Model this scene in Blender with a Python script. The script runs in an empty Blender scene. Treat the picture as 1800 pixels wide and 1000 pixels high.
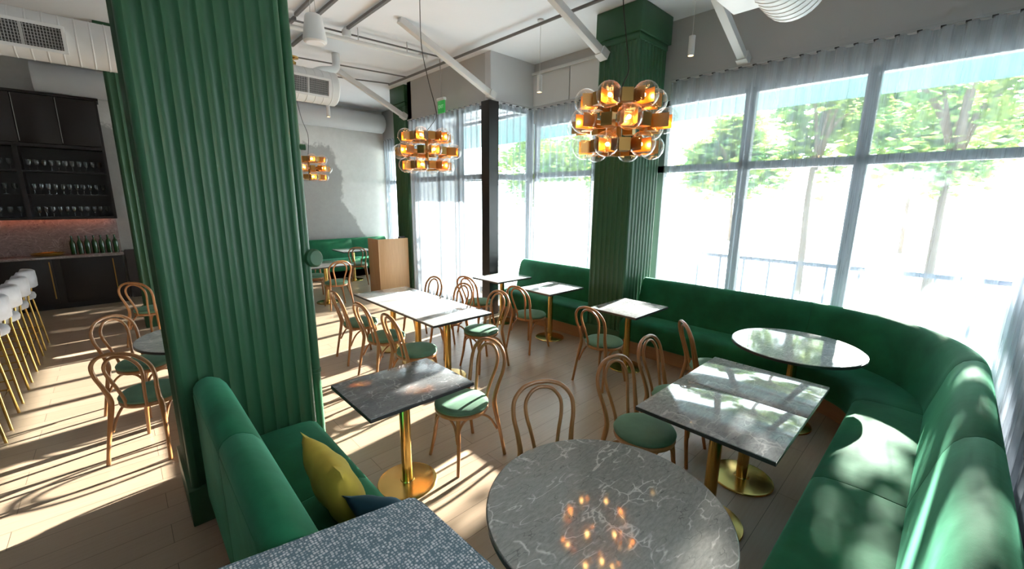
import bpy, bmesh, math, random
from mathutils import Vector, Matrix
random.seed(7)
S = bpy.context.scene
COL = S.collection
PI = math.pi

# ------------------------------------------------------------ camera, light, exposure
cam_data = bpy.data.cameras.new('camera')
cam_data.sensor_width = 36.0
cam_data.lens = 730.04 / 1800.0 * 36.0
cam_data.clip_start = 0.05
cam_data.clip_end = 300
cam = bpy.data.objects.new('camera', cam_data)
COL.objects.link(cam)
yaw, pitch, roll = 7.57457079e-01, 2.01771016e-01, -8.80317516e-03
fw = Vector((math.sin(yaw)*math.cos(pitch), math.cos(yaw)*math.cos(pitch), -math.sin(pitch)))
rt = Vector((math.cos(yaw), -math.sin(yaw), 0))
dn = fw.cross(rt)
rr = math.cos(roll)*rt + math.sin(roll)*dn
dd = -math.sin(roll)*rt + math.cos(roll)*dn
M = Matrix(((rr.x, -dd.x, -fw.x, 0), (rr.y, -dd.y, -fw.y, 0), (rr.z, -dd.z, -fw.z, 1.98), (0, 0, 0, 1)))
cam.matrix_world = M
S.camera = cam

world = bpy.data.worlds.new('world'); S.world = world
world.use_nodes = True
wn = world.node_tree.nodes; wl = world.node_tree.links
bg = wn['Background']
bg.inputs['Color'].default_value = (0.86, 0.95, 1.0, 1)
bg.inputs['Strength'].default_value = 5.4

sun_el, sun_az = math.radians(19.5), math.radians(7.0)
sd = bpy.data.lights.new('sun', 'SUN'); sd.energy = 32.0; sd.angle = math.radians(0.6); sd.color = (1.0, 0.93, 0.82)
sun = bpy.data.objects.new('sun', sd); COL.objects.link(sun)
sv = Vector((math.cos(sun_az)*math.cos(sun_el), math.sin(sun_az)*math.cos(sun_el), math.sin(sun_el)))
sun.rotation_euler = sv.to_track_quat('Z', 'Y').to_euler()
sun.location = sv*30

S.view_settings.view_transform = 'Standard'
S.view_settings.look = 'None'
S.view_settings.gamma = 1
S.view_settings.use_curve_mapping = False
S.view_settings.exposure = 1.25
try:
    S.cycles.transparent_max_bounces = 32
    S.cycles.max_bounces = 14
    S.cycles.diffuse_bounces = 7
    S.cycles.transmission_bounces = 10
    S.cycles.sample_clamp_indirect = 6.0
except Exception:
    pass

# ------------------------------------------------------------ materials
def mat(name, color=(.5,.5,.5), rough=.5, metal=0, spec=.5, sheen=0, sheen_tint=None, coat=0, coat_rough=.1, emit=None, estr=0):
    m = bpy.data.materials.new(name); m.use_nodes = True
    b = m.node_tree.nodes['Principled BSDF']
    b.inputs['Base Color'].default_value = (*color, 1)
    b.inputs['Roughness'].default_value = rough
    b.inputs['Metallic'].default_value = metal
    b.inputs['Specular IOR Level'].default_value = spec
    b.inputs['Sheen Weight'].default_value = sheen
    if sheen_tint: b.inputs['Sheen Tint'].default_value = (*sheen_tint, 1)
    b.inputs['Coat Weight'].default_value = coat
    b.inputs['Coat Roughness'].default_value = coat_rough
    if emit:
        b.inputs['Emission Color'].default_value = (*emit, 1)
        b.inputs['Emission Strength'].default_value = estr
    return m
class N:
    """tiny node helper"""
    def __init__(s, m): s.m = m; s.t = m.node_tree; s.n = s.t.nodes; s.l = s.t.links; s.b = s.n.get('Principled BSDF')
    def add(s, typ, **kw):
        o = s.n.new(typ)
        for k, v in kw.items():
            if k.startswith('_'): setattr(o, k[1:], v)
            else:
                i = o.inputs[k.replace('__', ' ')]
                if isinstance(v, bpy.types.NodeSocket): s.l.new(v, i)
                else: i.default_value = v
        return o
    def link(s, a, b): s.l.new(a, b)
    def ramp(s, fac, stops):
        r = s.n.new('ShaderNodeValToRGB'); s.l.new(fac, r.inputs[0])
        e = r.color_ramp.elements
        while len(e) < len(stops): e.new(0.5)
        for i, (p, c) in enumerate(stops): e[i].position = p; e[i].color = (*c, 1) if len(c) == 3 else c
        return r.outputs[0]
    def math(s, op, a, b=0.0):
        o = s.n.new('ShaderNodeMath'); o.operation = op
        for i, v in enumerate((a, b)):
            if isinstance(v, bpy.types.NodeSocket): s.l.new(v, o.inputs[i])
            else: o.inputs[i].default_value = v
        return o.outputs[0]
    def mix(s, fac, a, b, blend='MIX'):
        o = s.n.new('ShaderNodeMix'); o.data_type = 'RGBA'; o.blend_type = blend
        for i, v in ((0, fac), (6, a), (7, b)):
            if isinstance(v, bpy.types.NodeSocket): s.l.new(v, o.inputs[i])
            else: o.inputs[i].default_value = v if i == 0 else (*v, 1)
        return o.outputs[2]
    def coords(s, kind='Object', scale=(1,1,1), rot=(0,0,0), loc=(0,0,0)):
        tc = s.n.new('ShaderNodeTexCoord'); mp = s.n.new('ShaderNodeMapping')
        mp.inputs['Scale'].default_value = scale; mp.inputs['Rotation'].default_value = rot; mp.inputs['Location'].default_value = loc
        s.l.new(tc.outputs[kind], mp.inputs[0]); return mp.outputs[0]
    def bump(s, h, strength=.3, dist=.01):
        o = s.n.new('ShaderNodeBump'); o.inputs['Strength'].default_value = strength; o.inputs['Distance'].default_value = dist
        s.l.new(h, o.inputs['Height']); s.l.new(o.outputs[0], s.b.inputs['Normal'])

def velvet(name, col, sheen=.55, tint=(.35,.9,.6)):
    m = mat(name, col, .75, sheen=sheen, sheen_tint=tint, spec=.25); q = N(m)
    m.node_tree.nodes['Principled BSDF'].inputs['Sheen Roughness'].default_value = .35
    v = q.coords('Object')
    n1 = q.add('ShaderNodeTexNoise', Vector=v, Scale=3.5, Detail=4.0).outputs[0]
    n2 = q.add('ShaderNodeTexNoise', Vector=v, Scale=420.0, Detail=1.0).outputs[0]
    c = q.mix(q.ramp(n1, [(.35, (0,0,0)), (.7, (1,1,1))]), tuple(x*.8 for x in col), tuple(x*1.3 for x in col))
    q.link(c, q.b.inputs['Base Color'])
    h = q.math('ADD', q.math('MULTIPLY', n1, .8), q.math('MULTIPLY', n2, .05))
    q.bump(h, .35, .02)
    return m
M_velvet = velvet('green_velvet', (.009, .115, .050), .5, (.25, .85, .55))
M_sage = velvet('sage_velvet', (.10, .195, .13), .3, (.5, .9, .7))
M_yellow = velvet('mustard_fabric', (.46, .34, .05), .2, (1, .9, .3))
M_teal = velvet('dark_teal_fabric', (.012, .05, .075), .2, (.4, .7, .9))
M_boucle = velvet('pale_boucle', (.5, .5, .54), .2, (1, 1, 1))

def paint_green():
    m = mat('green_column_vinyl', (.016, .085, .043), .42, spec=.45); q = N(m)
    n = q.add('ShaderNodeTexNoise', Vector=q.coords('Object', (1,1,.3)), Scale=5.0, Detail=4.0).outputs[0]
    q.link(q.mix(n, (.018,.075,.034), (.028,.110,.050)), q.b.inputs['Base Color'])
    return m
M_colgreen = paint_green()

def bentwood():
    m = mat('bentwood_beech', (.42, .2, .075), .32, coat=.35, coat_rough=.15); q = N(m)
    n = q.add('ShaderNodeTexNoise', Vector=q.coords('Object', (18,18,3)), Scale=3.0, Detail=5.0).outputs[0]
    q.link(q.mix(n, (.27,.11,.036), (.43,.2,.072)), q.b.inputs['Base Color'])
    return m
M_wood = bentwood()

def brass():
    m = mat('brushed_brass', (.64, .43, .14), .22, metal=1); q = N(m)
    n = q.add('ShaderNodeTexNoise', Vector=q.coords('Object', (1,1,60)), Scale=6.0, Detail=4.0).outputs[0]
    return m
M_brass = brass()
M_lampbrass = mat('lamp_brass', (.86, .47, .14), .3, metal=1)
M_darkbrass = mat('lamp_dark_brass', (.42, .25, .08), .35, metal=1)
M_goldtray = mat('gold_tray', (.75, .52, .12), .15, metal=1)

def marble(name, base, dark, vein, vscale=1.0, rough=.09, spec=.5):
    m = mat(name, base, rough, spec=spec); q = N(m)
    v = q.coords('Object', (vscale*.62, vscale*1.9, vscale), (0,0,.55))
    nz = q.add('ShaderNodeTexNoise', Vector=v, Scale=2.2, Detail=4.0, Roughness=.5)
    dv = q.n.new('ShaderNodeVectorMath'); dv.operation = 'MULTIPLY_ADD'
    q.link(nz.outputs[1], dv.inputs[0]); dv.inputs[1].default_value = (1.0,1.0,1.0); q.link(v, dv.inputs[2])
    vo = q.add('ShaderNodeTexVoronoi', Vector=dv.outputs[0], Scale=3.0, _feature='DISTANCE_TO_EDGE').outputs[0]
    n2 = q.add('ShaderNodeTexNoise', Vector=v, Scale=4.5, Detail=5.0).outputs[0]
    n3 = q.add('ShaderNodeTexNoise', Vector=v, Scale=26.0, Detail=6.0, Roughness=.7).outputs[0]
    vn = q.ramp(vo, [(0.0, (1,1,1)), (.012, (.6,.6,.6)), (.035, (0,0,0))])
    vm = q.math('MULTIPLY', vn, q.ramp(n2, [(.49, (0,0,0)), (.57, (1,1,1))]))
    dk = q.add('ShaderNodeTexVoronoi', Vector=dv.outputs[0], Scale=5.0, _feature='DISTANCE_TO_EDGE').outputs[0]
    dkm = q.math('MULTIPLY', q.ramp(dk, [(0.0, (1,1,1)), (.02, (0,0,0))]), q.ramp(n2, [(.38, (1,1,1)), (.55, (.15,.15,.15))]))
    c = q.mix(q.ramp(n3, [(.35, (0,0,0)), (.68, (1,1,1))]), tuple(x*.82 for x in base), tuple(min(1, x*1.2) for x in base))
    v2 = q.coords('Object', (vscale*1.6, vscale*.7, vscale), (0,0,-.35), (3,1,0))
    dv2 = q.n.new('ShaderNodeVectorMath'); dv2.operation = 'MULTIPLY_ADD'
    q.link(nz.outputs[1], dv2.inputs[0]); dv2.inputs[1].default_value = (.5,.5,.5); q.link(v2, dv2.inputs[2])
    w2 = q.add('ShaderNodeTexVoronoi', Vector=dv2.outputs[0], Scale=4.0, _feature='DISTANCE_TO_EDGE').outputs[0]
    n4 = q.add('ShaderNodeTexNoise', Vector=v2, Scale=3.0, Detail=4.0).outputs[0]
    vm2 = q.math('MULTIPLY', q.ramp(w2, [(0.0, (1,1,1)), (.02, (.5,.5,.5)), (.045, (0,0,0))]), q.ramp(n4, [(.52, (0,0,0)), (.62, (1,1,1))]))
    c = q.mix(dkm, c, dark); c = q.mix(vm, c, vein); c = q.mix(vm2, c, vein)
    q.link(c, q.b.inputs['Base Color'])
    return m
M_marble = marble('grey_veined_marble', (.235,.235,.22), (.08,.085,.08), (.55,.53,.50), 1.7, .06)
M_marble_dark = marble('charcoal_veined_marble', (.15,.155,.16), (.045,.05,.052), (.42,.42,.42), 2.2, .12)
M_marble_lit = marble('grey_marble_painted_lit', (.50,.53,.53), (.27,.29,.3), (.78,.78,.78), 1.0, .07, .9)  # same grey stone, sunlight and window reflection painted into a paler base
M_marble_glare = marble('grey_marble_painted_glare', (.36,.38,.39), (.17,.18,.19), (.6,.61,.62), 1.4, .06, .95)  # grey stone again, base lifted to paint in the window reflection
M_marble_purple = marble('purple_veined_marble', (.26,.21,.21), (.06,.025,.04), (.4,.34,.33), 1.3, .15)
M_edge = mat('dark_table_edge', (.035,.037,.04), .3)

def floor_mat():
    m = mat('oak_planks', (.4,.28,.18), .33, spec=.5, coat=.25, coat_rough=.3); q = N(m)
    v = q.coords('Object')
    br = q.add('ShaderNodeTexBrick', Vector=v, Scale=1.0, Color1=(.2,.2,.2,1), Color2=(.8,.8,.8,1), Mortar=(0,0,0,1), _offset=.37)
    br.inputs['Mortar Size'].default_value = .0016; br.inputs['Brick Width'].default_value = 1.9; br.inputs['Row Height'].default_value = .19
    br.inputs['Mortar Smooth'].default_value = .1
    gr = q.add('ShaderNodeTexNoise', Vector=q.coords('Object', (1.2, 22, 1)), Scale=3.0, Detail=6.0, Roughness=.6).outputs[0]
    big = q.add('ShaderNodeTexNoise', Vector=q.coords('Object', (.5, 3, 1)), Scale=1.6, Detail=3.0).outputs[0]
    c = q.mix(br.outputs[0], (.35,.265,.195), (.44,.345,.26))
    c = q.mix(q.math('MULTIPLY', gr, .55), c, (.21,.14,.085))
    c = q.mix(q.math('MULTIPLY', big, .3), c, (.45,.34,.23))
    c = q.mix(br.outputs['Fac'], c, (.09,.06,.04))
    q.link(c, q.b.inputs['Base Color'])
    q.link(q.ramp(gr, [(.3, (.28,.28,.28)), (.7, (.42,.42,.42))]), q.b.inputs['Roughness'])
    q.bump(q.math('SUBTRACT', q.math('MULTIPLY', gr, .15), br.outputs['Fac']), .12, .003)
    return m
M_floor = floor_mat()

def plaster(name, a, b, sc=2.0):
    m = mat(name, a, .85, spec=.2); q = N(m)
    n = q.add('ShaderNodeTexNoise', Vector=q.coords('Object'), Scale=sc, Detail=5.0).outputs[0]
    q.link(q.mix(n, a, b), q.b.inputs['Base Color'])
    q.bump(q.add('ShaderNodeTexNoise', Vector=q.coords('Object'), Scale=90.0, Detail=2.0).outputs[0], .05, .01)
    return m
M_ceiling = plaster('white_ceiling', (.77,.79,.84), (.82,.84,.89))
M_wall = plaster('warm_grey_wall', (.46,.455,.455), (.50,.495,.495))
M_wall_pale = plaster('pale_grey_wall', (.58,.58,.6), (.63,.63,.65))
M_panel = plaster('white_wall_panel', (.6,.59,.58), (.65,.64,.63))
M_white = mat('white_painted_metal', (.66,.66,.66), .4)
M_whitepipe = mat('grey_white_pipe', (.42,.42,.43), .45)
M_darkpipe = mat('dark_grey_conduit', (.14,.135,.14), .5)
M_black = mat('black_metal', (.012,.012,.014), .35)
M_frame = mat('grey_window_frame', (.15,.16,.18), .4)
M_dark = mat('black_brown_cabinet', (.014,.010,.011), .42)
M_darkline = mat('cabinet_joint', (.05,.04,.04), .5)
M_grille = mat('grille_dark', (.06,.06,.06), .6)
M_bar = mat('grille_bar', (.4,.4,.4), .5)
M_bottle = mat('green_bottle_glass', (.008,.06,.012), .08, coat=.5)
M_walnut = None

def oak(name, a, b, axis=(30,30,1.5)):
    m = mat(name, a, .42, coat=.1); q = N(m)
    n = q.add('ShaderNodeTexNoise', Vector=q.coords('Object', axis), Scale=1.6, Detail=6.0, Roughness=.6).outputs[0]
    q.link(q.mix(n, a, b), q.b.inputs['Base Color'])
    return m
M_oak = oak('oak_veneer', (.38,.2,.085), (.6,.37,.19))
M_kick = oak('oak_plinth', (.28,.14,.065), (.42,.23,.12), (1.5,1.5,40))

def concrete():
    m = mat('rough_concrete', (.4,.39,.38), .85, spec=.2); q = N(m)
    tc = q.n.new('ShaderNodeTexCoord'); sp = q.n.new('ShaderNodeSeparateXYZ'); q.link(tc.outputs['Object'], sp.inputs[0])
    x, z = sp.outputs[0], sp.outputs[2]
    n1 = q.add('ShaderNodeTexNoise', Vector=q.coords('Object'), Scale=1.1, Detail=8.0, Roughness=.65).outputs[0]
    n2 = q.add('ShaderNodeTexNoise', Vector=q.coords('Object'), Scale=9.0, Detail=6.0, Roughness=.7).outputs[0]
    # an old render patch: its edge runs down the wall and swings outwards near the bench
    f = q.math('SUBTRACT', q.math('ADD', 4.42, q.math('MULTIPLY', q.math('MAXIMUM', q.math('SUBTRACT', 1.9, z), 0.0), .5)), q.math('MULTIPLY', q.math('MAXIMUM', q.math('SUBTRACT', z, 2.5), 0.0), .38))
    g = q.math('ADD', q.math('SUBTRACT', x, f), q.math('MULTIPLY', q.math('SUBTRACT', n1, .5), .7))
    top = q.math('SUBTRACT', 3.3, z)
    patch = q.ramp(g, [(.0, (1,1,1)), (.06, (0,0,0))])
    up = q.ramp(q.math('ADD', top, q.math('MULTIPLY', q.math('SUBTRACT', n2, .5), .6)), [(.0, (0,0,0)), (.08, (1,1,1))])
    pm = q.math('MULTIPLY', q.math('MULTIPLY', patch, up), .8)
    base = q.mix(n1, (.60,.59,.57), (.82,.81,.79))
    base = q.mix(q.math('MULTIPLY', n2, .35), base, (.3,.29,.28))
    dark = q.mix(n2, (.22,.21,.205), (.36,.35,.345))
    q.link(q.mix(pm, base, dark), q.b.inputs['Base Color'])
    q.bump(q.math('ADD', n2, n1), .2, .02)
    return m
M_concrete = concrete()

def woven():
    m = mat('blue_grey_woven_fabric', (.2,.25,.3), .85, sheen=.3); q = N(m)
    v = q.coords('Object')
    vo = q.add('ShaderNodeTexVoronoi', Vector=v, Scale=105.0, Randomness=.35)
    n = q.add('ShaderNodeTexNoise', Vector=v, Scale=30.0, Detail=3.0).outputs[0]
    dots = q.ramp(vo.outputs[0], [(.42, (1,1,1)), (.60, (0,0,0))])
    c = q.mix(n, (.05,.11,.14), (.10,.15,.18))
    q.link(q.mix(q.math('MULTIPLY', dots, q.ramp(n, [(.3, (.55,.55,.55)), (.7, (1,1,1))])), c, (.6,.6,.62)), q.b.inputs['Base Color'])
    q.bump(dots, .5, .003)
    return m
M_woven = woven()

def sheer():
    m = bpy.data.materials.new('sheer_voile'); m.use_nodes = True
    t = m.node_tree; n = t.nodes; l = t.links; n.clear()
    out = n.new('ShaderNodeOutputMaterial')
    tr = n.new('ShaderNodeBsdfTransparent'); tr.inputs[0].default_value = (.97,.98,1,1)
    tl = n.new('ShaderNodeBsdfTranslucent'); tl.inputs[0].default_value = (.36,.41,.47,1)
    df = n.new('ShaderNodeBsdfDiffuse'); df.inputs[0].default_value = (.72,.75,.8,1)
    m1 = n.new('ShaderNodeMixShader'); m1.inputs[0].default_value = .45
    l.new(tl.outputs[0], m1.inputs[1]); l.new(df.outputs[0], m1.inputs[2])
    # fine cloth weave: density varies a little from thread group to thread group
    tc = n.new('ShaderNodeTexCoord'); mp = n.new('ShaderNodeMapping'); mp.inputs['Scale'].default_value = (30, 30, .6)
    l.new(tc.outputs['Object'], mp.inputs[0])
    ns = n.new('ShaderNodeTexNoise'); ns.inputs['Scale'].default_value = 3; ns.inputs['Detail'].default_value = 3; l.new(mp.outputs[0], ns.inputs[0])
    mr = n.new('ShaderNodeMapRange'); mr.inputs[1].default_value = .3; mr.inputs[2].default_value = .7; mr.inputs[3].default_value = .36; mr.inputs[4].default_value = .42
    l.new(ns.outputs[0], mr.inputs[0])
    m2 = n.new('ShaderNodeMixShader'); l.new(mr.outputs[0], m2.inputs[0])
    l.new(tr.outputs[0], m2.inputs[1]); l.new(m1.outputs[0], m2.inputs[2]); l.new(m2.outputs[0], out.inputs[0])
    return m
M_sheer = sheer()

def thin_glass(name, tint=(.96,.98,.98), refl=.07, bubbles=False):
    m = bpy.data.materials.new(name); m.use_nodes = True
    t = m.node_tree; n = t.nodes; l = t.links; n.clear()
    out = n.new('ShaderNodeOutputMaterial')
    tr = n.new('ShaderNodeBsdfTransparent'); tr.inputs[0].default_value = (*tint, 1)
    gl = n.new('ShaderNodeBsdfGlossy'); gl.inputs['Roughness'].default_value = .03; gl.inputs[0].default_value = (1,1,1,1)
    fr = n.new('ShaderNodeLayerWeight'); fr.inputs[0].default_value = .5
    pw = n.new('ShaderNodeMath'); pw.operation = 'POWER'; pw.inputs[1].default_value = 3.5; l.new(fr.outputs['Facing'], pw.inputs[0])
    ad = n.new('ShaderNodeMath'); ad.operation = 'MULTIPLY_ADD'; ad.inputs[1].default_value = .75; ad.inputs[2].default_value = .03+refl*.3
    l.new(pw.outputs[0], ad.inputs[0])
    mx = n.new('ShaderNodeMixShader'); l.new(ad.outputs[0], mx.inputs[0]); l.new(tr.outputs[0], mx.inputs[1]); l.new(gl.outputs[0], mx.inputs[2])
    if bubbles:
        tc = n.new('ShaderNodeTexCoord'); vo = n.new('ShaderNodeTexVoronoi'); vo.inputs['Scale'].default_value = 90
        l.new(tc.outputs['Object'], vo.inputs[0])
        bp = n.new('ShaderNodeBump'); bp.inputs['Strength'].default_value = .6; bp.inputs['Distance'].default_value = .004
        l.new(vo.outputs[0], bp.inputs['Height']); l.new(bp.outputs[0], gl.inputs['Normal']); l.new(bp.outputs[0], fr.inputs['Normal'])
    l.new(mx.outputs[0], out.inputs[0])
    return m
M_pane = thin_glass('window_glass', (.95,.98,.98))
M_globe = thin_glass('bubbled_clear_glass', (.97,.96,.95), .1, True)
M_cup = thin_glass('drinking_glass', (.86,.87,.88), .06)
M_bulb = mat('warm_bulb', (1,.6,.25), .4, emit=(1,.50,.14), estr=60)
M_spot = mat('pendant_lamp_glow', (1,.7,.3), .4, emit=(1,.62,.22), estr=7)
M_strip = mat('under_shelf_light', (1,.4,.2), .4, emit=(1,.27,.1), estr=4)
M_exit = mat('exit_sign_green', (.03,.32,.06), .4, emit=(.05,.5,.1), estr=.1)
M_exit_text = mat('exit_sign_letters', (.4,.65,.42), .4, emit=(.3,.7,.35), estr=.15)
M_leaf = None

def leaf_mat():
    m = bpy.data.materials.new('tree_leaves'); m.use_nodes = True
    t = m.node_tree; n = t.nodes; l = t.links; n.clear()
    out = n.new('ShaderNodeOutputMaterial')
    tc = n.new('ShaderNodeTexCoord'); ns = n.new('ShaderNodeTexNoise'); ns.inputs['Scale'].default_value = 1.5; ns.inputs['Detail'].default_value = 3
    l.new(tc.outputs['Object'], ns.inputs[0])
    cr = n.new('ShaderNodeValToRGB'); l.new(ns.outputs[0], cr.inputs[0])
    cr.color_ramp.elements[0].position = .35; cr.color_ramp.elements[0].color = (.11,.24,.10,1)
    cr.color_ramp.elements[1].position = .65; cr.color_ramp.elements[1].color = (.32,.42,.10,1)
    tl = n.new('ShaderNodeBsdfTranslucent'); df = n.new('ShaderNodeBsdfDiffuse')
    l.new(cr.outputs[0], tl.inputs[0]); l.new(cr.outputs[0], df.inputs[0])
    mx = n.new('ShaderNodeMixShader'); mx.inputs[0].default_value = .45
    l.new(tl.outputs[0], mx.inputs[1]); l.new(df.outputs[0], mx.inputs[2]); l.new(mx.outputs[0], out.inputs[0])
    return m
M_leaf = leaf_mat()
M_bark = mat('tree_bark', (.13,.09,.06), .9)
M_pave = plaster('pale_paving', (.6,.6,.6), (.72,.72,.7), 1.0)
M_canopy = mat('pale_teal_canopy', (.045,.17,.18), .6)
M_rail = mat('blue_grey_railing', (.12,.14,.2), .5)

# ------------------------------------------------------------ mesh helpers
def finish(bm, name, m, parent=None, loc=(0,0,0), smooth=True, ang=35):
    bm.normal_update()
    bmesh.ops.recalc_face_normals(bm, faces=bm.faces)
    if smooth:
        for f in bm.faces: f.smooth = True
        th = math.radians(ang)
        for e in bm.edges:
            if len(e.link_faces) == 2:
                e.smooth = e.calc_face_angle(0) < th
    me = bpy.data.meshes.new(name); bm.to_mesh(me); bm.free()
    for mm in (m if isinstance(m, (list, tuple)) else [m]): me.materials.append(mm)
    o = bpy.data.objects.new(name, me); COL.objects.link(o)
    if parent: o.parent = parent
    o.location = loc
    return o
def tag(o, label, cat, group=None):
    o['label'] = label; o['category'] = cat
    if group: o['group'] = group
    return o
def thing(name, label, cat, loc=(0,0,0), rz=0, group=None):
    o = bpy.data.objects.new(name, None); COL.objects.link(o); o.location = loc; o.rotation_euler = (0,0,rz)
    o.empty_display_size = .1
    return tag(o, label, cat, group)
def struct(o): o['kind'] = 'structure'; return o
def copy_tree(root, loc, rz, label, group=None):
    def cp(o, par):
        c = o.copy(); COL.objects.link(c)
        c.parent = par
        for ch in list(kids.get(o.name, [])): cp(ch, c)
        return c
    kids = {}
    for x in [root] + list(root.children_recursive):
        kids[x.name] = list(x.children)
    r = cp(root, None); r.location = loc; r.rotation_euler = (0,0,rz); r['label'] = label
    if group: r['group'] = group
    return r
def add_box(bm, x0, x1, y0, y1, z0, z1, bev=0, seg=2, mi=0, rot=None):
    vs = [bm.verts.new((x, y, z)) for z in (z0, z1) for x, y in ((x0,y0),(x1,y0),(x1,y1),(x0,y1))]
    if rot is not None:
        for v in vs: v.co = rot @ v.co
    fs = [bm.faces.new([vs[i] for i in f]) for f in ((0,3,2,1),(4,5,6,7),(0,1,5,4),(1,2,6,5),(2,3,7,6),(3,0,4,7))]
    for f in fs: f.material_index = mi
    if bev > 0:
        es = list({e for f in fs for e in f.edges})
        bmesh.ops.bevel(bm, geom=es, offset=bev, segments=seg, affect='EDGES', profile=.5, material=mi)
def box(name, m, x0, x1, y0, y1, z0, z1, bev=0, parent=None, seg=2):
    bm = bmesh.new(); add_box(bm, x0, x1, y0, y1, z0, z1, bev, seg); return finish(bm, name, m, parent, ang=35)
def add_lathe(bm, prof, seg=24, c=(0,0,0), mi=0, axis=None):
    rings = []
    for r, z in prof:
        if r < 1e-6:
            rings.append([bm.verts.new((0,0,z))])
        else:
            rings.append([bm.verts.new((r*math.cos(2*PI*i/seg), r*math.sin(2*PI*i/seg), z)) for i in range(seg)])
    for a, b in zip(rings, rings[1:]):
        if len(a) == 1 and len(b) == 1: continue
        for i in range(seg):
            j = (i+1) % seg
            if len(a) == 1: f = bm.faces.new((a[0], b[i], b[j]))
            elif len(b) == 1: f = bm.faces.new((a[i], a[j], b[0]))
            else: f = bm.faces.new((a[i], a[j], b[j], b[i]))
            f.material_index = mi
    q = Vector(axis).to_track_quat('Z', 'Y').to_matrix() if axis is not None else None
    for rg in rings:
        for v in rg:
            if q: v.co = q @ v.co
            v.co += Vector(c)
def add_tube(bm, pts, r, seg=8, closed=False, mi=0, flat=1.0):
    pts = [Vector(p) for p in pts]; n = len(pts)
    rad = r if isinstance(r, (list, tuple)) else [r]*n
    tans = []
    for i in range(n):
        if closed: t = pts[(i+1) % n] - pts[i-1]
        else: t = pts[min(i+1, n-1)] - pts[max(i-1, 0)]
        tans.append(t.normalized())
    up = Vector((0,0,1)) if abs(tans[0].z) < .9 else Vector((1,0,0))
    u = tans[0].cross(up).normalized(); rings = []
    for i in range(n):
        t = tans[i]; u = (u - t*u.dot(t)).normalized(); w = t.cross(u)
        rings.append([bm.verts.new(pts[i] + rad[i]*(math.cos(2*PI*k/seg)*u + flat*math.sin(2*PI*k/seg)*w)) for k in range(seg)])
    m = n if closed else n-1
    for i in range(m):
        a, b = rings[i], rings[(i+1) % n]
        for k in range(seg):
            f = bm.faces.new((a[k], a[(k+1) % seg], b[(k+1) % seg], b[k])); f.material_index = mi
    if not closed:
        bm.faces.new(rings[0][::-1]).material_index = mi; bm.faces.new(rings[-1]).material_index = mi
def tube(name, m, pts, r, seg=8, parent=None, closed=False, flat=1.0):
    bm = bmesh.new(); add_tube(bm, pts, r, seg, closed, 0, flat); return finish(bm, name, m, parent, ang=50)
def spline(ctrl, n=8, closed=False):
    """Catmull-Rom through control points"""
    P = [Vector(p) for p in ctrl]; out = []; k = len(P)
    rng = range(k) if closed else range(k-1)
    for i in rng:
        if closed: a, b, c, d = P[i-1], P[i], P[(i+1) % k], P[(i+2) % k]
        else: a, b, c, d = P[max(i-1,0)], P[i], P[i+1], P[min(i+2,k-1)]
        for j in range(n):
            t = j/n
            out.append(.5*((2*b) + (-a+c)*t + (2*a-5*b+4*c-d)*t*t + (-a+3*b-3*c+d)*t**3))
    if not closed: out.append(P[-1])
    return out
def add_prism(bm, poly, z0, z1, mi=0):
    a = [bm.verts.new((x, y, z0)) for x, y in poly]; b = [bm.verts.new((x, y, z1)) for x, y in poly]
    n = len(poly)
    for i in range(n): bm.faces.new((a[i], a[(i+1) % n], b[(i+1) % n], b[i])).material_index = mi
    bm.faces.new(a[::-1]).material_index = mi; bm.faces.new(b).material_index = mi

# ------------------------------------------------------------ room shell
ZC = 4.27
X1 = 5.62     # inner face of the long window wall
YR = -.52     # inner face of the right hand window wall
YB = 11.15    # back wall
XL = -5.5
def sbox(name, m, *a, **k): return struct(box(name, m, *a, **k))
sbox('floor', M_floor, XL, X1+.2, -3.2, YB+.6, -.12, 0)
sbox('ceiling', M_ceiling, XL, X1+.3, -3.2, YB+.6, ZC, ZC+.15)
# long window wall: upper wall (solid above the glass)
sbox('wall_window', M_wall, X1, X1+.22, YR-.2, 5.42, 3.30, ZC)
sbox('wall_window_far', M_wall, X1, X1+.22, 8.05, YB+.3, 3.30, ZC)
# right hand window wall
sbox('wall_right', M_wall, 1.35, X1+.22, YR-.22, YR, 0, ZC)
sbox('wall_right_upper', M_wall, XL, 1.35, YR-.22, YR, 3.30, ZC)
sbox('wall_right_near', M_wall, XL, -.05, YR-.22, YR, 0, 3.30)
sbox('wall_back', M_concrete, XL, X1+.3, YB, YB+.2, 0, ZC)
sbox('wall_left', M_wall, XL-.2, XL, -3.2, YB, 0, ZC)
sbox('wall_front', M_wall, XL, -.6, -3.2, -3.0, 0, ZC)
# white panels of the upper wall beyond the middle column
bm = bmesh.new()
for a, b in ((3.5, 4.6), (4.62, 5.42)): add_box(bm, X1-.03, X1, a, b, 3.58, 4.08, .004)
add_box(bm, X1-.06, X1, 3.5, 5.42, 4.08, 4.12)
struct(finish(bm, 'trim_1', M_panel))

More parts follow.
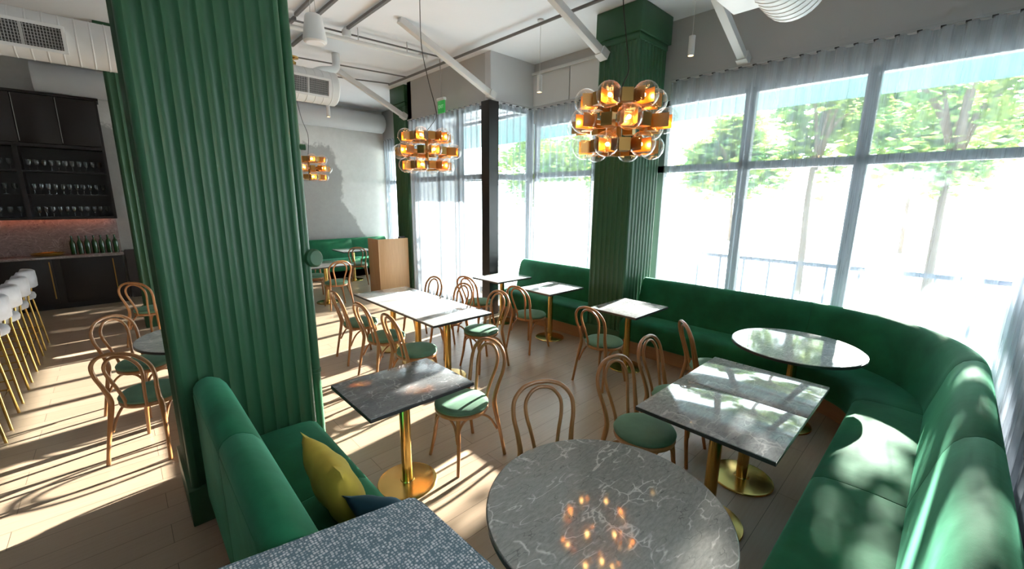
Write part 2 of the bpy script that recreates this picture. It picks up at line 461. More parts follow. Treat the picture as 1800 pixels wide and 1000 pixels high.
# windows: frame + panes, each bay one structure
wi = [0]
def window_bay(axis, fixed, a, b, z0=0.0, z1=3.30, transom=2.41, mull=()):
    """axis 'y': bay runs along Y at X=fixed ; 'x': runs along X at Y=fixed"""
    wi[0] += 1
    bm = bmesh.new()
    def bx(u0, u1, zz0, zz1, d0=-.05, d1=.05):
        if axis == 'y': add_box(bm, fixed+d0, fixed+d1, u0, u1, zz0, zz1)
        else: add_box(bm, u0, u1, fixed+d0, fixed+d1, zz0, zz1)
    bx(a, b, z0, z0+.10); bx(a, b, z1-.06, z1)
    if transom: bx(a, b, transom-.045, transom+.045)
    w = .055
    bx(a, a+w, z0, z1); bx(b-w, b, z0, z1)
    for mm in mull: bx(mm-w*.8, mm+w*.8, z0, z1)
    root = struct(finish(bm, 'window_%d' % wi[0], M_frame, smooth=False))
    bm = bmesh.new()
    bnd = [a] + list(mull) + [b]
    for u0, u1 in zip(bnd, bnd[1:]):
        for q0, q1 in ((z0+.1, (transom or z1)-.045), ((transom or z1)+.045, z1-.06)):
            if q1 - q0 < .1: continue
            if axis == 'y': vs = [(fixed, u0+.05, q0), (fixed, u1-.05, q0), (fixed, u1-.05, q1), (fixed, u0+.05, q1)]
            else: vs = [(u0+.05, fixed, q0), (u1-.05, fixed, q0), (u1-.05, fixed, q1), (u0+.05, fixed, q1)]
            bm.faces.new([bm.verts.new(v) for v in vs])
    finish(bm, 'pane', M_pane, root, smooth=False)
    return root
GX = X1+.08
for a, b in ((YR, .775), (.775, 1.895), (1.895, 2.97), (2.97, 4.1), (4.1, 5.42)):
    window_bay('y', GX, a, b)
for a, b in ((8.05, 9.5), (9.5, YB)):
    window_bay('y', GX, a, b)
for a, b in ((-.05, 1.35),):
    window_bay('x', YR-.08, a, b)
# entrance vestibule that juts into the room
VX, VY0, VY1 = 4.62, 5.42, 8.02
sbox('wall_vestibule_side', M_wall_pale, VX+.0, X1+.2, VY0, VY0+.14, 3.50, ZC)
sbox('wall_vestibule_front', M_wall, VX, VX+.14, VY0+.14, VY1, 3.50, ZC)
sbox('wall_vestibule_end', M_wall_pale, VX, X1+.2, VY1-.14, VY1, 0, ZC)
sbox('ceiling_vestibule', M_ceiling, VX+.14, X1+.22, VY0+.14, VY1-.14, 3.6, 3.7)
window_bay('x', VY0+.07, VX+.12, X1, z1=3.5, transom=2.36)
window_bay('y', VX+.07, VY0+.14, VY1-.14, z1=3.5, transom=2.36, mull=(6.35, 7.0))
window_bay('y', X1+.08, VY0+.1, VY1-.1, z1=3.55, transom=2.4)
sbox('trim_2', M_black, VX-.10, VX+.10, VY0-.08, VY0+.12, 0, 3.52)
# dark wainscot beside the back bar
sbox('trim_3', M_darkline, .04, 1.2, YB-.06, YB, 0, .95)

# ------------------------------------------------------------ curtains
def curtain(label, p0, p1, z0, z1, amp=.042, period=.15, seed=1, flare=0):
    rnd = random.Random(seed)
    p0 = Vector((*p0, 0)); p1 = Vector((*p1, 0)); d = p1-p0; L = d.length; d.normalize(); nrm = Vector((-d.y, d.x, 0))
    nper = max(2, round(L/period)); T = L/nper; seg = 16
    zs = [z0 + (z1-z0)*k/7 for k in range(8)]
    jit = [(rnd.uniform(-.08,.08), rnd.uniform(.85,1.15)) for _ in range(nper+1)]
    bm = bmesh.new(); rows = []
    for zi, z in enumerate(zs):
        h = 1-(z-z0)/(z1-z0)   # 0 at rail, 1 at hem
        row = []
        for i in range(nper*seg+1):
            s = i/seg; k = int(min(s, nper-1)); f = s-k
            ja = jit[k][0]*(1-f)+jit[k+1][0]*f; am = jit[k][1]*(1-f)+jit[k+1][1]*f
            ph = 2*PI*(s+ja*.5*h)
            al = s*T - (.08+.02*h)*T*math.sin(2*ph)
            of = amp*(1+.35*h*(am-1)*2)*math.sin(ph) + .012*h*math.sin(s*1.7+zi*.5)
            row.append(bm.verts.new(p0 + d*al + nrm*of + Vector((0,0,z))))
        rows.append(row)
    for a, b in zip(rows, rows[1:]):
        for i in range(len(a)-1): bm.faces.new((a[i], a[i+1], b[i+1], b[i]))
    o = finish(bm, 'sheer_curtain', M_sheer, ang=80)
    tag(o, label, 'curtain')
    return o, p0, d, nper, T
def rail(label, p0, p1, z, nper=None, T=None):
    p0v = Vector((*p0, z)); p1v = Vector((*p1, z)); d = (p1v-p0v).normalized(); L = (p1v-p0v).length
    bm = bmesh.new()
    R = Matrix.Translation(p0v) @ d.to_track_quat('X', 'Z').to_matrix().to_4x4()
    add_box(bm, 0, L, -.012, .012, -.006, .018, rot=R)
    o = finish(bm, 'curtain_rail', M_whitepipe, smooth=False)
    tag(o, label, 'curtain rail')
    k = int(L/T)
    bm = bmesh.new()
    for i in range(k):
        c = p0v + d*(i+.55)*T
        rr_ = Matrix.Translation(c) @ d.to_track_quat('X', 'Z').to_matrix().to_4x4()
        add_box(bm, -.018, .018, -.02, .02, -.02, -.006, rot=rr_)
    finish(bm, 'glider', M_black, o, smooth=False)
CX = 5.53
segs = [
 ('white sheer curtain across the long window wall right of the middle column', (CX, 2.84), (CX, -.33), 'thin grey rail above the long sheer curtain right of the middle column'),
 ('white sheer curtain over the window left of the middle green column', (CX, 5.30), (CX, 3.52), 'thin grey rail between middle column and entrance vestibule'),
 ('bluish sheer curtain hanging over the entrance door', (VX-.07, 7.92), (VX-.07, 5.62), 'thin grey rail above the entrance door curtain'),
 ('narrow sheer curtain right beside the black door post', (VX+.14, VY0-.07), (X1-.1, VY0-.07), 'short grey rail right of the black door post'),
 ('far bright sheer curtain seen beside the concrete wall', (CX, 10.95), (CX, 8.9), 'grey rail of the farthest window curtain'),
 ('pleated sheer curtain running behind the right hand banquette to the picture edge', (5.40, YR+.09), (-.6, YR+.09), 'grey rail over the curtain behind right hand banquette'),
]
for i, (lb, a, b, rl) in enumerate(segs):
    o, p0, d, nper, T = curtain(lb, a, b, .03, 3.50, amp=.036 if i != 5 else .045, seed=i+3)
    rail(rl, a, b, 3.52, nper, T)

# ------------------------------------------------------------ fluted columns
def fluted(name, label, x0, x1, y0, y1, nx, ny, z_cap=3.86, junction=False):
    root = thing(name, label, 'column', ((x0+x1)/2, (y0+y1)/2, 0), group=None)
    cx, cy = (x0+x1)/2, (y0+y1)/2; hx, hy = (x1-x0)/2, (y1-y0)/2
    c = .035; dep = .015; ns = 10
    poly = []
    def side(ax, ay, bx, by, n, inx, iny):
        for k in range(n):
            for j in range(ns):
                t = (k + j/ns)/n; dpt = dep*4*(j/ns)*(1-j/ns)
                poly.append((ax+(bx-ax)*t + inx*dpt, ay+(by-ay)*t + iny*dpt))
        poly.append((bx, by))
    def corner(px, py, a0):
        for j in range(1, 5):
            a = a0 + (PI/2)*j/5; poly.append((px+c*math.cos(a), py+c*math.sin(a)))
    side(-hx+c, -hy, hx-c, -hy, nx, 0, 1); corner(hx-c, -hy+c, -PI/2)
    side(hx, -hy+c, hx, hy-c, ny, -1, 0); corner(hx-c, hy-c, 0)
    side(hx-c, hy, -hx+c, hy, nx, 0, -1); corner(-hx+c, hy-c, PI/2)
    side(-hx, hy-c, -hx, -hy+c, ny, 1, 0); corner(-hx+c, -hy+c, PI)
    bm = bmesh.new(); add_prism(bm, poly, 0.0, z_cap+.05)
    finish(bm, 'fluted_shaft', M_colgreen, root, ang=28)
    bm = bmesh.new(); e = .03
    add_box(bm, -hx-e, hx+e, -hy-e, hy+e, z_cap+.08, ZC-.002, .008)
    add_box(bm, -hx-.005, hx+.005, -hy-.005, hy+.005, z_cap, z_cap+.09, .02)
    finish(bm, 'capital', M_colgreen, root)
    bm = bmesh.new(); add_box(bm, -hx-.02, hx+.02, -hy-.02, hy+.02, 0.001, .24, .006); finish(bm, 'plinth', M_colgreen, root)
    return root
fluted('fluted_column', 'huge green fluted column in the left foreground, rising behind the booth', .12, .865, 2.93, 3.55, 9, 7)
fluted('fluted_column', 'middle green fluted column standing against the window wall', 4.77, 5.46, 2.89, 3.47, 8, 7)
fluted('fluted_column', 'farthest green fluted column behind the wooden host stand', 4.66, 5.3, 8.2, 8.75, 8, 7)
fluted('fluted_column', 'green fluted column mostly hidden behind the huge foreground column', .14, .9, 8.3, 8.9, 9, 7)
# pipe and junction box on the right face of the big column
root = thing('wall_conduit', 'green painted conduit with round box on the right side of big column', 'conduit', (.925, 3.08, 0))
tube('pipe', M_colgreen, [(0,0,.01), (0,0,4.262)], .033, 12, root)
bm = bmesh.new(); add_lathe(bm, [(0,0),(.058,0),(.064,.008),(.064,.035),(.05,.05),(0,.052)], 20, (.035,-.02,1.565), axis=(.4,-1,.1)); finish(bm, 'junction_box', M_colgreen, root)
bm = bmesh.new(); add_lathe(bm, [(0,0),(.02,0),(.02,.04),(0,.045)], 10, (.02,-.01,2.31), axis=(1,-.2,0)); finish(bm, 'knob', M_colgreen, root)
bm = bmesh.new(); add_lathe(bm, [(.033,0),(.039,.004),(.039,.03),(.033,.034)], 12, (0,0,.72)); finish(bm, 'pipe_collar', M_colgreen, root)

# ------------------------------------------------------------ banquettes
def sweep(bm, frames, prof, inset_ends=True):
    """frames: list of (origin, inward normal); prof: list of (u,z) closed"""
    cu = sum(p[0] for p in prof)/len(prof); cz = sum(p[1] for p in prof)/len(prof)
    def ring(o, nrm, k=0.0, sh=Vector((0,0,0))):
        r = []
        for u, z in prof:
            du, dz = u-cu, z-cz; l = math.hypot(du, dz) or 1
            uu, zz = u-du/l*k, z-dz/l*k
            r.append(bm.verts.new(Vector((o.x+nrm.x*uu, o.y+nrm.y*uu, zz))+sh))
        return r
    rings = []
    n = len(frames)
    for i, (o, nr) in enumerate(frames):
        if i == 0 and inset_ends:
            t = (frames[1][0]-o).normalized()
            rings.append(ring(o, nr, .008)); rings.append(ring(o, nr, .002, t*.002)); rings.append(ring(o, nr, 0, t*.008))
        elif i == n-1 and inset_ends:
            t = (frames[-2][0]-o).normalized()
            rings.append(ring(o, nr, 0, t*.008)); rings.append(ring(o, nr, .002, t*.002)); rings.append(ring(o, nr, .008))
        else: rings.append(ring(o, nr))
    m = len(prof)
    for a, b in zip(rings, rings[1:]):
        for k in range(m): bm.faces.new((a[k], a[(k+1) % m], b[(k+1) % m], b[k]))
    bm.faces.new(rings[0][::-1]); bm.faces.new(rings[-1])
def smooth_prof(pts, n=4): return [(p.x, p.y) for p in spline([(u, z, 0) for u, z in pts], n, True)]
def back_prof(h=.945, th=.17):
    return [(0,.19),(0,.5),(0,h-.1)] + [(.075-.075*math.cos(a), h-.075+.075*math.sin(a)) for a in (PI*.12, PI*.25, PI*.38, PI*.5)] + \
        [(th-.07, h-.006), (th-.035, h-.025), (th-.005, h-.065), (th+.02, h-.13), (th+.045, .70), (th+.08, .55), (th+.10, .44), (th+.10, .40), (th+.06,.19)]
def seat_prof(dep):
    return [(.19,.19),(.19,.44),(.26,.462),(dep-.28,.470),(dep-.12,.466),(dep-.06,.456),(dep-.02,.435),(dep-.004,.405),(dep,.37),(dep-.002,.25),(dep-.012,.2),(dep-.03,.185)]
def line_frames(a, b, nrm, n=1):
    a = Vector((*a,0)); b = Vector((*b,0)); nr = Vector((*nrm,0))
    return [(a+(b-a)*i/n, nr) for i in range(n+1)]
def arc_frames(c, r, a0, a1, n=14):
    out = []
    for i in range(n+1):
        a = a0+(a1-a0)*i/n; d = Vector((math.cos(a), math.sin(a), 0))
        out.append((Vector((*c,0))+d*r, -d))
    return out
def bench(label, sections, dep, kick_sections=None):
    """sections: list of (frames, cushion_frames?)"""
    root = thing('banquette', label, 'banquette', (sections[0][0][0].x, sections[0][0][0].y, 0))
    off = root.location
    def fin(bm, nm, m):
        for v in bm.verts: v.co -= off
        return finish(bm, nm, m, root, ang=50)
    for fr in sections:
        bm = bmesh.new(); sweep(bm, fr, back_prof()); fin(bm, 'backrest', M_velvet)
        bm = bmesh.new(); add_tube(bm, [Vector((o.x+n_.x*.006, o.y+n_.y*.006, .868)) for o, n_ in fr], .005, 6); fin(bm, 'welt', M_velvet)
        bm = bmesh.new(); sweep(bm, fr, seat_prof(dep)); fin(bm, 'seat', M_velvet)
    bm = bmesh.new()
    allf = [f for fr in sections for f in fr]
    sweep(bm, allf, [(.02,.002),(.02,.2),(dep-.09,.2),(dep-.09,.002)], False); fin(bm, 'plinth', M_kick)
    return root
OX = 5.31; OY = -.30
bench('long L-shaped green velvet banquette curving around the right hand window corner', [
    line_frames((OX, 2.84), (OX, .9), (-1,0)),
    arc_frames((4.1, .9), OX-4.1, 0, -PI/2),
    line_frames((4.1, OY-.01), (2.73, OY-.01), (0,1)),
    line_frames((2.73, OY-.01), (1.33, OY-.01), (0,1)),
    line_frames((1.33, OY-.01), (-.1, OY-.01), (0,1)),
], .67)
bench('short green velvet banquette left of the middle column', [line_frames((OX, 5.22), (OX, 3.53), (-1,0))], .67)
bench('green velvet booth bench against the huge foreground column', [
    line_frames((.19, 1.262), (.19, 2.07), (1,0)), line_frames((.19, 2.07), (.19, 2.89), (1,0))], .67)
bench('green velvet banquette along the far concrete wall', [
    line_frames((4.45, 11.05), (2.9, 11.05), (0,-1)), line_frames((5.42, 11.05), (4.45, 11.05), (0,-1))], .67)

# woven upholstered block closing the near end of the booth
bm = bmesh.new()
add_prism(bm, [(.695, -.05), (.655, 1.165), (.63, 1.19), (.05, 1.31), (-.13, 1.31), (-.13, -.05)], .0, .95)
bmesh.ops.bevel(bm, geom=[e for e in bm.edges], offset=.018, segments=3, affect='EDGES')
tag(finish(bm, 'upholstered_partition', M_woven), 'flat top of blue grey woven fabric partition at the bottom edge', 'partition')

# cushions on the booth
def pillow(name, label, m, size, loc, rot):
    bm = bmesh.new(); n = 14; s = size/2; grid = {}
    for sd_ in (1, -1):
        for i in range(n+1):
            for j in range(n+1):
                u = -1+2*i/n; v = -1+2*j/n
                if abs(u) == 1 or abs(v) == 1:
                    if (i, j) in grid: continue
                th = .38*s*((1-abs(u)**2.4)*(1-abs(v)**2.4))**.62
                pin = 1-.10*(1-abs(v)**2)*abs(u)**3
                pin2 = 1-.10*(1-abs(u)**2)*abs(v)**3
                wr = .006*math.sin(9*u+4*v)*(1-u*u)*(1-v*v)
                vt = bm.verts.new((u*s*pin, v*s*pin2, sd_*(th+wr)))
                if abs(u) == 1 or abs(v) == 1: grid[(i, j)] = vt
                else: grid[(i, j, sd_)] = vt
        g = lambda i, j: grid.get((i, j)) or grid[(i, j, sd_)]
        for i in range(n):
            for j in range(n):
                q = [g(i,j), g(i+1,j), g(i+1,j+1), g(i,j+1)]
                bm.faces.new(q if sd_ > 0 else q[::-1])
    o = finish(bm, name, m, ang=80); o.location = loc; o.rotation_euler = rot
    tag(o, label, 'cushion'); return o
def orient(normal, updir):
    z = Vector(normal).normalized(); y = Vector(updir); y = (y-z*y.dot(z)).normalized(); x = y.cross(z)
    return Matrix((x, y, z)).transposed().to_euler()
pillow('throw_pillow', 'mustard yellow cushion leaning on the green booth bench', M_yellow, .44, (.585, 1.80, .665), orient((1,.05,.30), (-.3,.0,1)))
pillow('throw_pillow', 'dark teal cushion lying behind the woven partition on booth bench', M_teal, .36, (.70, 1.46, .62), orient((.8,.45,.5), (-.3,0,1)))

# ------------------------------------------------------------ tables
def pedestal(root, z_top, r_base=.205):
    bm = bmesh.new(); add_lathe(bm, [(0,.0),(r_base,.0),(r_base+.002,.006),(r_base-.002,.013),(r_base-.02,.016),(.05,.02),(.046,.026),(0,.026)], 48, (0,0,.001)); finish(bm, 'base', M_brass, root)
    bm = bmesh.new(); add_lathe(bm, [(0,.02),(.037,.02),(.037,z_top-.006),(0,z_top-.006)], 24); finish(bm, 'pedestal', M_brass, root)
    bm = bmesh.new(); add_box(bm, -.15, .15, -.15, .15, z_top-.008, z_top-.001); finish(bm, 'mounting_plate', M_black, root)
def rect_table(label, x, y, w, d, m=None, group=None, r_base=.205, rz=0):
    root = thing('bistro_table', label, 'table', (x, y, 0), rz, group)
    t = .022
    bm = bmesh.new(); add_box(bm, -w/2, w/2, -d/2, d/2, .75-t, .75, .003, 2); finish(bm, 'tabletop', m or M_marble, root)
    bm = bmesh.new(); add_box(bm, -w/2-.001, w/2+.001, -d/2-.001, d/2+.001, .75-t-.004, .75-.005); finish(bm, 'edge_band', M_edge, root)
    pedestal(root, .75-t-.004, r_base)
    return root
def round_table(label, x, y, r, m=None, group=None):
    root = thing('round_table', label, 'table', (x, y, 0), 0, group); t = .022
    bm = bmesh.new(); add_lathe(bm, [(0,.75-t),(r-.003,.75-t),(r-.003,.747),(r-.006,.75),(0,.75)], 96); finish(bm, 'tabletop', m or M_marble, root)
    bm = bmesh.new(); add_lathe(bm, [(0,.75-t-.003),(r,.75-t-.003),(r,.745),(r-.01,.745),(r-.01,.73),(0,.73)], 96); finish(bm, 'edge_band', M_edge, root)
    pedestal(root, .75-t-.004, .21)
    return root
round_table('large round grey marble table in the foreground', 1.31, .815, .49)
round_table('round marble table in the curve of the corner banquette', 4.2, .81, .497, M_marble_glare)
round_table('marble round table with painted-in sunlight left of the huge column', .46, 4.61, .5, M_marble_lit)
rect_table('dark grey marble rectangular table before the booth bench', 1.272, 2.412, .74, .60, M_marble_dark)
g2 = 'two tables pushed together by the right banquette'
rect_table('near left table of the joined pair beside the right banquette', 2.468, .80, .605, .755, M_marble_glare, g2)
rect_table('right hand table of the joined pair beside the right banquette', 3.078, .80, .605, .755, M_marble_glare, g2)
g3 = 'three tables joined into the long marble table'
for y, w_ in ((3.705, 'nearest'), (4.335, 'middle'), (4.965, 'farthest')):
    rect_table('%s of the three joined tables making the long marble table with painted-in window glare' % w_, 2.52, y, .755, .625, M_marble_lit, g3)
rect_table('square marble table in front of the middle green column', 4.27, 2.50, .73, .60, M_marble_glare)
rect_table('square marble table at the short banquette, nearer the column', 4.41, 3.85, .73, .60, M_marble_lit)
rect_table('small square marble table nearest the black door post', 4.43, 4.92, .73, .62, M_marble_lit)
rect_table('far square marble table just right of the huge column edge', 2.78, 8.12, .78, .78, M_marble_lit)
rect_table('farthest marble table before the concrete wall banquette', 4.1, 10.0, .72, .72, M_marble_lit)

# ------------------------------------------------------------ bentwood chairs
def make_chair(loc, rz, label, group):
    """local +X is the way the sitter faces; origin under the seat centre"""
    root = thing('bentwood_chair', label, 'chair', loc, rz, group)
    # round upholstered seat
    bm = bmesh.new(); add_lathe(bm, [(0,.440),(.188,.440),(.203,.450),(.206,.462),(.196,.479),(.16,.490),(.09,.496),(0,.498)], 40)
    finish(bm, 'seat_cushion', M_sage, root, ang=80)
    bm = bmesh.new(); add_lathe(bm, [(0,.408),(.185,.408),(.200,.413),(.204,.425),(.203,.438),(.195,.444),(0,.444)], 40)
    finish(bm, 'seat_ring', M_wood, root, ang=50)
    # rear legs and outer hoop are one bent rod
    half = [(-.262,.205,.002),(-.228,.190,.2),(-.190,.168,.42),(-.196,.160,.50),(-.222,.172,.60),(-.252,.190,.70),(-.277,.180,.79),(-.296,.125,.855),(-.303,.055,.882)]
    ctrl = half + [(-.304,0,.886)] + [(x,-y,z) for x,y,z in half[::-1]]
    pts = spline(ctrl, 6)
    rad = [.0138 + .0055*max(0, 1-abs(p.z-.42)/.22) for p in pts]
    bm = bmesh.new(); add_tube(bm, pts, rad, 10); finish(bm, 'back_hoop', M_wood, root, ang=60)
    half = [(-.186,.066,.425),(-.197,.070,.50),(-.222,.088,.60),(-.250,.111,.70),(-.270,.110,.775),(-.284,.075,.830),(-.290,.035,.853)]
    ctrl = half + [(-.291,0,.858)] + [(x,-y,z) for x,y,z in half[::-1]]
    tube('inner_loop', M_wood, spline(ctrl, 6), .0118, 8, root)
    for s in (1,-1):
        p = spline([(.125, s*.125, .425), (.135, s*.140, .33), (.148, s*.158, .18), (.176, s*.184, .002)], 5)
        r_ = [.0185-.006*i/(len(p)-1) for i in range(len(p))]
        bm = bmesh.new(); add_tube(bm, p, r_, 10); finish(bm, 'front_leg', M_wood, root, ang=60)
    # arched braces under the seat
    for s in (1,-1):
        p = spline([(.145, s*.152, .235), (.13, s*.148, .34), (.07, s*.150, .398), (-.05, s*.155, .402), (-.14, s*.165, .345), (-.205, s*.176, .235)], 5)
        tube('brace', M_wood, p, .0098, 8, root)
    p = spline([(.152, .150, .235), (.142, .10, .355), (.142, 0, .39), (.142, -.10, .355), (.152, -.150, .235)], 6)
    tube('brace', M_wood, p, .0098, 8, root)
    # low hoop ring between the legs
    return root
D = math.radians
CG = 'bentwood chairs with sage seats'
chairs = [
 (1.74, 2.39, 180, 'bentwood chair with striped sunlight on its seat, right of dark rectangular table'),
 (1.62, 1.34, 239, 'bentwood chair behind the foreground round table, only its backrest showing'),
 (2.42, 1.24, -97, 'bentwood chair with full green seat showing between round and square foreground tables'),
 (3.06, 1.30, -88, 'bentwood chair tucked behind the corner of right hand square table'),
 (3.88, 1.36, -48, 'bentwood chair by the curved banquette table, backrest seen edge-on'),
 (3.74, 2.47, -3, 'bentwood chair at the table in front of middle green column'),
 (3.92, 3.77, 4, 'bentwood chair at the square table left of the middle column'),
 (3.84, 4.78, 9, 'bentwood chair at the small table nearest the black door post'),
 (2.98, 3.68, 180, 'bentwood chair with sunlit striped seat at the near right of long table'),
 (2.94, 4.33, 180, 'middle of the three chairs along the right side of long table'),
 (2.91, 4.98, 182, 'farthest of three chairs along the right side of long table'),
 (2.07, 3.60, -2, 'nearest of three chairs along the left side of long table'),
 (2.05, 4.22, 2, 'middle of three chairs along the left side of long table'),
 (2.07, 4.94, -3, 'farthest of three chairs along the left side of long table'),
 (.03, 4.20, 58, 'nearest bentwood chair at the round table left of the huge column'),
 (.02, 5.02, -50, 'second bentwood chair behind the round table left of huge column'),
 (.21, 7.42, 55, 'bentwood chair farther back left of the huge column, above round table'),
 (.42, 9.45, -75, 'farthest bentwood chair half hidden by the left edge of huge column'),
 (2.80, 7.66, 86, 'bentwood chair with its back to us at the far square table'),
 (2.72, 8.60, -95, 'bentwood chair behind the far square table beside the column edge'),
 (4.02, 9.52, 65, 'bentwood chair at the farthest table just left of the host stand'),
]
first = None
for x, y, a, lb in chairs:
    if first is None: first = make_chair((x, y, 0), D(a), lb, CG)
    else: copy_tree(first, (x, y, 0), D(a), lb, CG)

# ------------------------------------------------------------ bar stools
def make_stool(loc, rz, label, group):
    root = thing('bar_stool', label, 'bar stool', loc, rz, group)   # faces local +X
    bm = bmesh.new(); add_lathe(bm, [(0,.66),(.17,.66),(.205,.675),(.215,.71),(.205,.745),(.17,.758),(0,.764)], 32); finish(bm, 'seat', M_boucle, root, ang=80)
    # curved wrap-around backrest
    bm = bmesh.new(); rows = []
    n = 16
    for i in range(n+1):
        a = PI-1.15 + 2.3*i/n
        k = 1.0 if 0 < i < n else .6
        ring = []
        for du, dz in ((-.032,-.095),(-.036,0),(-.032,.095),(-.015,.11),(.015,.11),(.032,.095),(.036,0),(.032,-.095),(.015,-.11),(-.015,-.11)):
            r = .215+du*k
            ring.append(bm.verts.new((r*math.cos(a), r*math.sin(a), .93+dz*(k*.9+.1))))
        rows.append(ring)
    for p, q in zip(rows, rows[1:]):
        for k in range(10): bm.faces.new((p[k], p[(k+1)%10], q[(k+1)%10], q[k]))
    bm.faces.new(rows[0][::-1]); bm.faces.new(rows[-1])
    finish(bm, 'backrest', M_boucle, root, ang=60)
    for sx in (1,-1):
        for sy in (1,-1):
            top = (sx*.15, sy*.15, .67) if sx > 0 else (-.175, sy*.14, .95)
            p = [(sx*.21, sy*.20, .002), (sx*.175, sy*.17, .45), (sx*.155, sy*.15, .67)]
            if sx < 0: p.append((-.172, sy*.145, .86))
            tube('leg', M_brass, p, .011, 8, root)
    fr = [(.185,.18,.25), (.185,-.18,.25), (-.185,-.18,.25), (-.185,.18,.25)]
    tube('footrest', M_brass, fr, .007, 6, root, closed=True)
    return root
SG = 'row of pale boucle bar stools'
sy_ = [8.08, 7.42, 6.78, 6.14, 5.50, 4.84]
lbs = ['farthest bar stool of the row, standing nearest the dark cabinets', 'second farthest pale bar stool of the row at left edge', 'third farthest pale bar stool of the row at left edge',
       'pale bar stool fourth from the back bar, its legs close to the sun streaks', 'second nearest bar stool at the left picture edge', 'nearest bar stool, mostly cut off by the left picture edge']
st = None
for y, lb in zip(sy_, lbs):
    if st is None: st = make_stool((-1.10, y, 0), PI, lb, SG)
    else: copy_tree(st, (-1.10, y, 0), PI, lb, SG)
copy_tree(st, (-1.72, 9.0, 0), -PI/2, 'lone bar stool at far left beyond the row', SG)

# ------------------------------------------------------------ back bar
root = thing('back_bar_cabinet', 'dark base cabinet of the back bar under the stone counter', 'cabinet', (-2.2, YB-.25, 0))
o_ = root.location
def part(nm, m, x0, x1, y0, y1, z0, z1, par, bev=0):
    o = box(nm, m, x0-par.location.x, x1-par.location.x, y0-par.location.y, y1-par.location.y, z0, z1, bev, par); return o
yb0 = YB-.50
part('body', M_dark, -4.5, .0, yb0+.02, YB-.01, .10, .90, root)
part('toe_kick', M_black, -4.5, -.02, yb0+.07, YB-.02, .002, .10, root)
for x in (-4.49,-3.77,-3.05,-2.33,-1.61,-.81):
    d_ = part('door', M_dark, x, x+(.70 if x < -1 else .79), yb0-.002, yb0+.018, .11, .895, root, .002)
    bm = bmesh.new(); add_box(bm, x-root.location.x+.66, x-root.location.x+.675, yb0-root.location.y-.012, yb0-root.location.y-.002, .2, .85); finish(bm, 'handle', M_darkbrass, d_)
tag(box('bar_counter', M_marble_purple, -4.5, .02, yb0-.02, YB-.01, .90, .935, .003), 'stone counter slab on the dark back bar cabinets', 'counter')
sbox('trim_4', M_marble_purple, -4.5, .0, YB-.03, YB, .935, 1.56)
# wall unit
root = thing('wall_cabinet', 'tall dark wall cabinet with open glass shelves above the bar counter', 'cabinet', (-2.2, YB-.19, 0))
yw0 = YB-.38
part('back_panel', M_dark, -4.5, 0, YB-.03, YB-.011, 1.60, 3.64, root)
part('side_panel', M_dark, -.02, .02, yw0, YB-.03, 1.57, 3.64, root)
part('top_panel', M_dark, -4.5, .04, yw0-.02, YB-.01, 3.62, 3.66, root)
part('bottom_panel', M_dark, -4.5, 0, yw0, YB-.03, 1.57, 1.61, root)
for z in (1.97, 2.37): part('shelf', M_dark, -4.48, -.02, yw0+.03, YB-.03, z, z+.025, root)
part('shelf', M_dark, -4.48, -.02, yw0, YB-.03, 2.78, 2.83, root)
for x in (-1.06, -2.1, -3.14): part('divider', M_dark, x-.03, x+.03, yw0, YB-.03, 1.6, 2.8, root)
for x in (-4.49,-3.97,-3.45,-2.93,-2.41,-1.50,-.98,-.49):
    w_ = .51 if x < -1.6 else (.5 if x < -1 else .475)
    d_ = part('door', M_dark, x, x+w_, yw0-.018, yw0, 2.84, 3.61, root, .002)
    bm = bmesh.new(); add_box(bm, x-root.location.x-.006, x-root.location.x+.002, yw0-root.location.y-.024, yw0-root.location.y-.016, 2.86, 3.6); finish(bm, 'edge_pull', M_bar, d_)
part('light_strip', M_strip, -4.4, -.06, YB-.12, YB-.10, 1.562, 1.570, root)
# glasses on the shelves
def make_glass(loc, label, group):
    bm = bmesh.new(); add_lathe(bm, [(0,0),(.036,.0),(.036,.004),(.006,.01),(.005,.07),(.03,.09),(.04,.13),(.036,.18),(.034,.18),(.038,.13),(.028,.092),(0,.078)], 12, (0,0,.001))
    o = finish(bm, 'stemware_glass', M_cup); o.location = loc; return tag(o, label, 'glass', group)
gl = None
rows = [(1.61, 'lowest'), (1.995, 'middle'), (2.395, 'top')]
for z, nm in rows:
    for bay, xs in (('right', [-.10-.085*i for i in range(11)]), ('left', [-1.16-.11*i for i in range(4)])):
        lb = 'stemmed glasses lined up on the %s shelf, %s bay of the wall cabinet' % (nm, bay)
        for x in xs:
            if gl is None: gl = make_glass((x, YB-.24, z), lb, lb)
            else:
                c = gl.copy(); COL.objects.link(c); c.location = (x, YB-.24, z); c['label'] = lb; c['group'] = lb
# bottles and trays on the counter
bt = None
for i in range(7):
    x = -.07-.095*i; lb = 'dark green bottle in the row on the bar counter'
    if bt is None:
        bm = bmesh.new(); add_lathe(bm, [(0,0),(.038,0),(.04,.01),(.04,.19),(.034,.22),(.016,.26),(.014,.31),(.017,.312),(.017,.325),(0,.326)], 14, (0,0,.001))
        bt = finish(bm, 'wine_bottle', M_bottle); bt.location = (x, YB-.15, .935); tag(bt, lb, 'bottle', 'green bottles in a row on the counter')
    else:
        c = bt.copy(); COL.objects.link(c); c.location = (x, YB-.15, .935)
for x, lb in ((-.95, 'gold tray with ornate rim on the counter beside the green bottles'), (-1.75, 'gold tray farther left on the bar counter')):
    bm = bmesh.new(); add_lathe(bm, [(0,.0),(.10,.0),(.19,.02),(.22,.05),(.215,.05),(.185,.026),(.1,.008),(0,.008)], 32, (0,0,.001))
    o = finish(bm, 'serving_tray', M_goldtray); o.location = (x, YB-.28, .935); tag(o, lb, 'tray')

